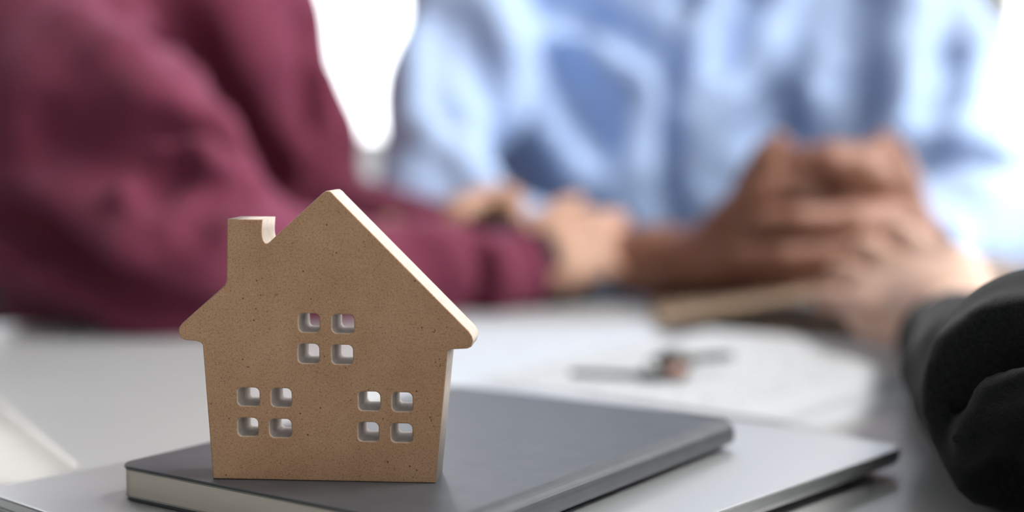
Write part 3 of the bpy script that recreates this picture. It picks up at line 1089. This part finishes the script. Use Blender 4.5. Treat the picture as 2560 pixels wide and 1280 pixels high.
sw = ell(A3(-37.5, 151, 18), (15.6, 11.5, 26), 5) + ell(A3(-36.0, 146, -4), (17.5, 13.5, 20), 6)
sw += chain([w_shR, (w_shR + w_shL) / 2 + A3(-1, 8, 3.5), w_shL + A3(0, 2, 0)], [7.2, 7.6, 6.4], 5)
sw += chain([w_shR, (w_shR + w_elR) / 2 + A3(-0.5, -1, -0.5), w_elR + A3(0, 0.5, 1.2)], [8.0, 7.9, 6.9], 3)      # upper arm
sw += chain([w_elR, P(800, 690, 115), P(1080, 684, 120.5), P(1285, 684, 124)], [5.7, 4.8, 4.2, 3.7], 2.5)   # forearm
sw += chain([w_shL, P(790, 340, 150), w_elL + A3(0, 0, 1), w_wrL], [5.5, 4.2, 4.4, 3.8], 3)
sw += chain([P(-120, 470, 124), P(160, 600, 116), P(430, 740, 109)], [6.0, 5.6, 4.8], 4)           # slack of the sleeve under the arm
base = list(sw)
D_ = lambda pts, r, sink, k=1.6, op=1: drape(base, pts, r, sink, k, op)
f_ = []
f_ += D_([(-60, 405), (150, 520), (330, 640), (480, 740)], [1.8, 2.0, 1.9, 1.4], 1.0)
f_ += D_([(-60, 590), (150, 680), (320, 770), (460, 812)], [1.8, 1.9, 1.7, 1.3], 0.9)
f_ += D_([(-60, 500), (130, 590), (320, 710), (470, 775)], 1.3, -0.5, 1.8, -1)
f_ += D_([(190, 60), (300, 170), (390, 270), (480, 350)], [1.8, 2.6, 2.6, 1.6], 1.0, 2.2)
f_ += D_([(290, 0), (380, 110), (450, 220), (530, 330), (600, 410)], [1.4, 1.8, 1.9, 1.9, 1.3], 0.8)
f_ += D_([(280, -20), (350, 80), (410, 140)], 0.9, -0.3, 1.4, -1)
f_ += D_([(110, 330), (260, 370), (400, 355), (500, 375)], 1.7, -0.5, 2.2, -1)
f_ += D_([(330, 470), (400, 410), (500, 400), (580, 455)], [1.1, 1.4, 1.5, 0.9], 0.8)
f_ += D_([(400, 480), (385, 440), (440, 420)], 1.2, -0.3, 1.6, -1)
f_ += D_([(500, 640), (545, 570), (610, 530), (660, 560)], [1.0, 1.3, 1.4, 0.9], 0.8)
f_ += D_([(490, 560), (540, 480), (620, 480)], 0.9, -0.2, 1.5, -1)
# bright panel of the torso and the long crease between arm and torso
f_ += D_([(560, -20), (640, 160), (690, 320), (740, 460)], [3.0, 3.6, 3.2, 2.4], 1.6, 3.0)
f_ += D_([(390, -30), (460, 140), (545, 300), (660, 440)], 2.0, -0.4, 2.4, -1)
f_ += D_([(755, 60), (765, 200), (775, 330)], 0.8, -0.3, 2.0, -1)
f_ += D_([(810, 200), (835, 330), (830, 440)], [1.5, 2.0, 1.5], 1.0, 2.0)
# cuff
f_ += D_([(1180, 600), (1205, 680), (1180, 770)], 1.1, -0.35, 1.4, -1)
f_ += D_([(1080, 605), (1130, 640), (1160, 700)], 1.2, 0.6, 1.5)
f_ += D_([(1250, 640), (1262, 700), (1240, 760)], [0.9, 1.1, 0.9], 0.5, 1.2)
field_object('sweater', [(sw + f_, 0.55)], M['maroon'], woman)
# cuff opening ring
bm = bmesh.new()
ax_ = unit(P(1560, 585, 127.5) - P(1080, 684, 120.5)); u_ = unit(np.cross(ax_, (0, 0, 1))); v_ = np.cross(u_, ax_)
cc = w_wrR + ax_ * 1.2 - A3(0, 0, 0.3)
tube_bm(bm, [W(cc + (u_ * math.cos(2 * math.pi * k / 28) + v_ * math.sin(2 * math.pi * k / 28)) * 3.45) for k in range(28)], 0.0062, 8, closed=True)
from_bm('cuff', bm, M['maroon'], woman, True)
bm = bmesh.new()
cc = w_wrR + ax_ * 3.1
slab = [W(cc + (u_ * math.cos(2 * math.pi * k / 28) * 2.6 + v_ * math.sin(2 * math.pi * k / 28) * 3.2) - A3(0, 0, 0.9)) for k in range(28)]
tube_bm(bm, slab, 0.008, 8, closed=True)
o = from_bm('dark_gap_ring', bm, M['rubber'], woman, True)  # black ring added where the gap below the cuff is dark
o['label'] = 'black ring in place of the dark gap below the cuff'

# ================================================================== person in the blue shirt
m_hips = [A3(9, 176, -24), A3(31, 177, -24)]
m_knees = [A3(20, 134, -22), A3(42, 138, -22)]
m_ank = [A3(21, 136, -66), A3(43, 140, -66)]
m_chest, m_neck, m_head = A3(20, 169, 16), A3(19.5, 167, 42), A3(19, 163, 59)
m_shR, m_shL = A3(-4, 165, 33), A3(43, 164, 34)
m_elR, m_cuR = A3(-8.5, 144, 6.6), P(1545, 660, 130.5)
m_elL = P(2480, 500, 140)
m_wrL = P(2290, 632, 125)
m_face = (-0.1, -1, 0)
mbody = core(A3(20, 177, -24), m_chest, m_shL, m_shR, m_neck, m_head)
mbody += chain([m_shR, m_elR, m_cuR], [2.2, 2.4, 2.7], 2) + chain([m_shL + A3(2, 2, 0), P(2365, 300, 152), m_elL, m_wrL], [1.6, 1.8, 2.6, 2.6], 2)
for h_, k_, a_ in zip(m_hips, m_knees, m_ank):
    mbody += chain([h_, k_, a_, a_ + A3(4, -10, -4)], [7.5, 5.5, 3.8, 3.0], 3)
ch = chain([m_cuR - A3(5, -2, 0), P(1640, 652, 127.5), P(1790, 640, 123), P(1880, 620, 120)], [3.2, 3.05, 2.9, 3.0], 1.5)
# right hand: palm and back towards the viewer
ch += chain([P(1790, 640, 122), P(1930, 655, 120), P(2090, 650, 119.6)], [2.9, 2.5, 2.0], 1.2)
ch += chain([P(1830, 590, 121), P(1960, 560, 119.6), P(2110, 540, 119.6)], [2.8, 2.4, 2.0], 1.2)
ch += chain([P(1850, 560, 121), P(1960, 470, 119.8), P(2110, 440, 119.6)], [2.5, 2.3, 1.9], 1.2)
ch += chain([P(1845, 545, 120), P(1890, 455, 117.5), P(1915, 395, 116.5), P(1948, 352, 116)], [1.9, 1.5, 1.15, 0.85], 1.0)   # right thumb
ch += chain([P(1970, 405, 119), P(2080, 385, 118), P(2185, 385, 118)], [1.25, 1.1, 1.0], 0.4)                                # right index along the top
# right fingers folding over the far side
for (y, z) in ((455, 0.0), (530, 0.4), (605, 0.6)):
    ch += chain([P(2110, y, 118 + z), P(2215, y + 10, 120 + z), P(2235, y + 20, 124 + z)], [1.2, 1.1, 0.9], 0.4)
# left hand: fingers laid across towards the viewer
ch += chain([P(2235, 452, 120.5), P(2150, 412, 116.2), P(2075, 398, 115.4), P(2022, 404, 116.0)], [1.4, 1.3, 1.15, 0.95], 0.3)
ch += chain([P(2240, 530, 121), P(2130, 548, 115.4), P(2000, 550, 114.8), P(1910, 548, 115.8)], [1.4, 1.3, 1.2, 1.0], 0.3)
ch += chain([P(2240, 600, 121), P(2110, 632, 115.3), P(1960, 640, 114.8), P(1852, 638, 116.4)], [1.4, 1.3, 1.2, 1.0], 0.3)
ch += chain([P(2230, 660, 121.5), P(2110, 702, 116.2), P(1990, 714, 115.8), P(1895, 706, 117.0)], [1.2, 1.12, 1.0, 0.85], 0.3)
for y in (440, 515, 590, 655):
    ch += chain([P(2235, y, 121), m_wrL + A3(0, 0, (560 - y) / 110.0)], [1.5, 2.3], 1.0)
ch += chain([P(2270, 560, 123.5), P(2258, 460, 121), P(2238, 395, 119.5), P(2208, 350, 119)], [1.9, 1.4, 1.15, 0.85], 0.9)     # left thumb
ch += chain([m_wrL, (m_wrL + m_elL) / 2], [2.7, 3.2], 1.5)
man = field_object('person', [(mbody, 0.9), (head_prims(m_head, m_face) + chain([m_neck - A3(0, 0, 2), m_head - A3(0, 0, 5)], [6.0, 5.6], 2), 0.45), (ch, 0.2)], M['skin_man'])
tag(man, 'person in a light blue button shirt sitting with both hands clasped on the table', 'person')
head_extras(man, m_head, m_face, False)
lower_body(man, m_hips, m_knees, m_ank, (0.3, -0.95, 0))

st = ell(A3(21, 169, 14), (24.5, 13.5, 29), 5) + ell(A3(20, 172, -12), (20, 14.0, 20), 6)
st += chain([m_shR, A3(20, 167, 36.5), m_shL], [7.0, 8.0, 7.0], 5)
st += chain([m_shR, (m_shR + m_elR) / 2 + A3(0.2, -0.5, 0.2), m_elR + A3(0.6, 0, 0.8)], [7.6, 7.3, 6.6], 4)
st += chain([m_elR + A3(0.6, 0, 0), m_cuR - A3(1.0, 0, 0.2)], [5.6, 3.7], 2.5)
st += chain([m_shL, P(2345, 200, 153), P(2330, 390, 145), m_elL], [7.4, 6.8, 5.8, 5.6], 3)
st += chain([P(2190, 60, 160), P(2170, 300, 157), P(2150, 480, 155)], [6, 6.5, 6], 4)
st += chain([m_elL + A3(2.5, 2, -0.5), P(2400, 560, 134), P(2310, 615, 128)], [5.4, 4.7, 3.9], 2.5)
st += chain([P(2640, 520, 146), P(2480, 550, 139)], [4.5, 4.6], 3)
base = list(st)
f_ = []
D_ = lambda pts, r, sink, k=1.8, op=1: drape(base, pts, r, sink, k, op)
f_ += D_([(1215, -20), (1270, 120), (1350, 290), (1450, 440), (1560, 520)], [2.2, 2.4, 2.3, 2.1, 1.6], 0.7, 2.4)      # long fold from shoulder to waist
f_ += D_([(1150, 60), (1215, 200), (1270, 360), (1290, 480)], 1.6, -0.4, 2.4, -1)
f_ += D_([(1400, 60), (1500, 110), (1610, 190), (1660, 280)], [1.8, 2.4, 2.4, 1.6], 1.2, 3.0)
f_ += D_([(1360, 10), (1480, 50), (1600, 110), (1690, 190)], 1.2, -0.2, 2.4, -1)
f_ += D_([(1410, 180), (1460, 280), (1530, 360)], 1.4, -0.3, 2.6, -1)
f_ += D_([(1600, 330), (1590, 420), (1540, 480)], 2.0, 1.2, 3.0)
f_ += D_([(1735, -20), (1702, 140), (1692, 320), (1688, 480), (1690, 620)], 1.4, -0.25, 1.6, -1)                      # button line
f_ += D_([(1790, -10), (1755, 120), (1738, 300), (1735, 480)], [2.0, 2.2, 2.0, 1.5], 1.0, 2.0)
f_ += D_([(1990, -20), (1900, 120), (1810, 250), (1790, 380)], [2.0, 2.4, 2.2, 1.5], 0.9, 2.4)
f_ += D_([(1880, -20), (1830, 80), (1795, 150)], 1.2, -0.3, 2.0, -1)
f_ += D_([(2080, 0), (2060, 120), (2040, 260), (2090, 330)], [1.6, 2.0, 1.8, 1.6], 0.9, 2.4)
f_ += D_([(2150, -20), (2120, 90), (2095, 200)], 1.2, -0.4, 1.8, -1)
f_ += D_([(1900, 330), (1960, 270), (2010, 300)], 1.4, -0.3, 2.4, -1)
f_ += D_([(2200, 0), (2190, 150), (2190, 300)], 1.0, -0.4, 2.2, -1)                                      # torso to sleeve
f_ += D_([(2300, 20), (2270, 140), (2290, 250)], [1.8, 2.2, 1.6], 0.8, 2.2)
f_ += D_([(2400, 0), (2440, 110), (2420, 220)], [1.8, 2.2, 1.6], 0.8, 2.2)
f_ += D_([(2370, 150), (2340, 260), (2300, 330)], 1.1, -0.3, 2.0, -1)
f_ += D_([(2240, 400), (2330, 410), (2440, 390)], 1.5, -0.4, 2.2, -1)
f_ += D_([(2300, 500), (2420, 480), (2540, 500)], [1.4, 1.8, 1.6], 0.8, 2.0)
f_ += D_([(1090, 40), (1100, 240), (1140, 420)], 1.0, -0.3, 2.4, -1)
f_ += D_([(1070, 330), (1160, 420), (1230, 490)], 1.4, 0.9, 2.4)
shirt = field_object('shirt', [(st + f_, 0.55)], M['shirt'], man)
# cuffs
for cc, ax_, rr in ((m_cuR + A3(0.6, 0, -0.2), unit(P(1640, 652, 127.5) - m_cuR), 3.55), (P(2312, 617, 127.5), unit(m_wrL - P(2400, 560, 134)), 3.6)):
    u_ = unit(np.cross(ax_, (0, 0, 1))); v_ = np.cross(u_, ax_)
    bm = bmesh.new()
    R = []
    for s_, r_ in ((-2.6, rr), (1.2, rr), (1.35, rr - 0.12), (1.2, rr - 0.28), (-2.6, rr - 0.28)):
        R.append([bm.verts.new(W(cc + ax_ * s_ + (u_ * math.cos(2 * math.pi * k / 32) + v_ * math.sin(2 * math.pi * k / 32)) * r_)) for k in range(32)])
    for a, b in zip(R, R[1:] + R[:1]):
        for k in range(32): bm.faces.new((a[k], a[(k + 1) % 32], b[(k + 1) % 32], b[k]))
    from_bm('cuff', bm, M['shirt'], man, True)
# buttons along the front
for y in (40, 215, 400):
    h_ = hit(base, 1712, y)
    bm = bmesh.new(); bmesh.ops.create_cone(bm, cap_ends=True, segments=16, radius1=0.0055, radius2=0.005, depth=0.003, matrix=Matrix.Translation(W(h_ - A3(0, 0.5, 0))) @ Matrix.Rotation(math.pi / 2, 4, 'X'))
    from_bm('button', bm, M['sheet'], shirt)
# collar
bm = bmesh.new()
tube_bm(bm, [W(m_neck + A3(7.6 * math.sin(t), -7.2 * math.cos(t) + 0.5, -2.0 + 2.2 * (1 - math.cos(t)) * 0.5)) for t in np.linspace(0.25, 2 * math.pi - 0.25, 26)], 0.014, 8)
from_bm('collar', bm, M['shirt'], man, True)
# watch on the left wrist
bm = bmesh.new()
ax_ = unit(m_wrL - P(2400, 560, 134)); u_ = unit(np.cross(ax_, (0, 0, 1))); v_ = np.cross(u_, ax_)
cc = m_wrL - ax_ * 0.6
R = []
for s_, r_ in ((-1.0, 3.0), (-0.9, 3.35), (0.9, 3.35), (1.0, 3.0)):
    R.append([bm.verts.new(W(cc + ax_ * s_ + (u_ * math.cos(2 * math.pi * k / 28) + v_ * math.sin(2 * math.pi * k / 28)) * r_)) for k in range(28)])
for a, b in zip(R, R[1:] + R[:1]):
    for k in range(28): bm.faces.new((a[k], a[(k + 1) % 28], b[(k + 1) % 28], b[k]))
o = from_bm('watch_strap', bm, M['watch'], man, True)
o['label'] = 'dark brown watch strap'

# ================================================================== person in black at the right, nearest the lens
g_hips = [A3(49, 12, -24), A3(68, 16, -24)]
g_knees = [A3(34, 52, -22), A3(52, 58, -22)]
g_ank = [A3(34, 50, -66), A3(52, 56, -66)]
g_chest, g_neck, g_head = A3(57, 14, 14), A3(56, 16, 38), A3(55, 19, 55)
g_shL, g_shR = A3(39, 23, 30), A3(75, 13, 30)
g_elL = A3(25, 44, 6.0)
g_wr = P(2370, 800, 90.5)
g_elR, g_wrR = A3(79, 18, 2), A3(69, 40, -11)
g_face = (-0.35, 1, 0)
gbody = core(A3(59, 11, -24), g_chest, g_shL, g_shR, g_neck, g_head, -3.0)
gbody += chain([g_shL, g_elL, P(2500, 945, 68), g_wr], [4.6, 4.0, 3.2, 2.7], 2) + chain([g_shR, g_elR, g_wrR], [4.6, 4.0, 2.8], 2)
for h_, k_, a_ in zip(g_hips, g_knees, g_ank):
    gbody += chain([h_, k_, a_, a_ + A3(-4, 10, -4)], [7.5, 5.5, 3.8, 3.0], 3)
g_tip = P(2078, 604, 111)
gh = hand(g_wr, g_tip - g_wr, (-0.50, 0, 0.86), 1, curl=(1, 7, 7), s=1.13, spread=4.0, thumb_out=24)
gh += chain([g_wr - unit(g_tip - g_wr) * 12, g_wr, g_wr + unit(g_tip - g_wr) * 3], [3.0, 2.55, 2.5], 1.5)
gr = hand(g_wrR, (-0.5, 0.8, -0.3), (0.1, 0.3, 1), -1, curl=(15, 25, 20))
guest = field_object('person', [(gbody, 0.9), (head_prims(g_head, g_face) + chain([g_neck - A3(0, 0, 2), g_head - A3(0, 0, 5)], [5.8, 5.4], 2), 0.45), (gh, 0.2), (gr, 0.3)], M['skin_guest'])
tag(guest, 'person in black whose sleeve and reaching hand enter at the right edge', 'person')
head_extras(guest, g_head, g_face, False)
lower_body(guest, g_hips, g_knees, g_ank, (-0.45, 0.9, 0))
jk = ell(A3(57.5, 13.5, 12), (19.5, 12.5, 25), 5) + ell(A3(58.5, 12, -12), (18.5, 13.5, 19), 5)
jk += chain([g_shL, A3(57, 16, 33), g_shR], [6.6, 7.5, 6.6], 5)
jk += chain([g_shL, g_elL + A3(0.5, 0, 0.5)], [6.8, 5.6], 3)
jk += chain([g_shR, g_elR, g_wrR - A3(1, 4, 0) * 0.5], [6.8, 5.4, 3.6], 3)
jk += chain([g_elL, P(2640, 985, 54), P(2540, 962, 63), P(2460, 922, 74), P(2405, 868, 83)], [5.2, 4.6, 4.2, 3.7, 3.5], 2)
base = list(jk)
D_ = lambda pts, r, sink, k=1.0, op=1: drape(base, pts, r, sink, k, op, 35)
f_ = []
f_ += D_([(2600, 790), (2500, 830), (2410, 900), (2380, 1000), (2385, 1090)], [0.9, 1.0, 1.0, 0.9, 0.7], 0.35, 1.0)
f_ += D_([(2600, 900), (2510, 930), (2450, 1000), (2430, 1080)], 1.1, -0.35, 1.2, -1)
f_ += D_([(2600, 960), (2510, 1010), (2460, 1100), (2450, 1200)], [0.9, 1.0, 1.0, 0.9], 0.35, 1.0)
f_ += D_([(2620, 1060), (2550, 1120), (2520, 1220)], 1.0, -0.3, 1.1, -1)
f_ += D_([(2320, 830), (2305, 920), (2330, 1020)], 0.8, 0.4, 0.9)
sl = field_object('jacket', [(jk + f_, 0.5)], M['black_cloth'], guest)
bm = bmesh.new()
ax_ = unit(g_tip - g_wr); u_ = unit(np.cross(ax_, (0, 0, 1))); v_ = np.cross(u_, ax_)
cc = P(2392, 850, 86.5)
R = []
for s_, r_ in ((-3.0, 3.75), (0.6, 3.6), (0.9, 3.4), (0.6, 3.15), (-3.0, 3.15)):
    R.append([bm.verts.new(W(cc + ax_ * s_ + (u_ * math.cos(2 * math.pi * k / 32) * 1.05 + v_ * math.sin(2 * math.pi * k / 32) * 0.92) * r_)) for k in range(32)])
for a, b in zip(R, R[1:] + R[:1]):
    for k in range(32): bm.faces.new((a[k], a[(k + 1) % 32], b[(k + 1) % 32], b[k]))
from_bm('cuff', bm, M['black_cloth'], guest, True)

# chairs the three people sit on
make_chair('meeting_chair', 'dark chair under the person in the maroon sweater', (-0.385, 1.57, 0), math.radians(27), M['chair_dark'], 'chairs at the meeting table')
make_chair('meeting_chair', 'dark chair under the person in the blue shirt', (0.20, 1.80, 0), math.radians(15), M['chair_dark'], 'chairs at the meeting table')
make_chair('meeting_chair', 'dark chair under the person in black', (0.59, 0.09, 0), math.radians(200), M['chair_dark'], 'chairs at the meeting table')
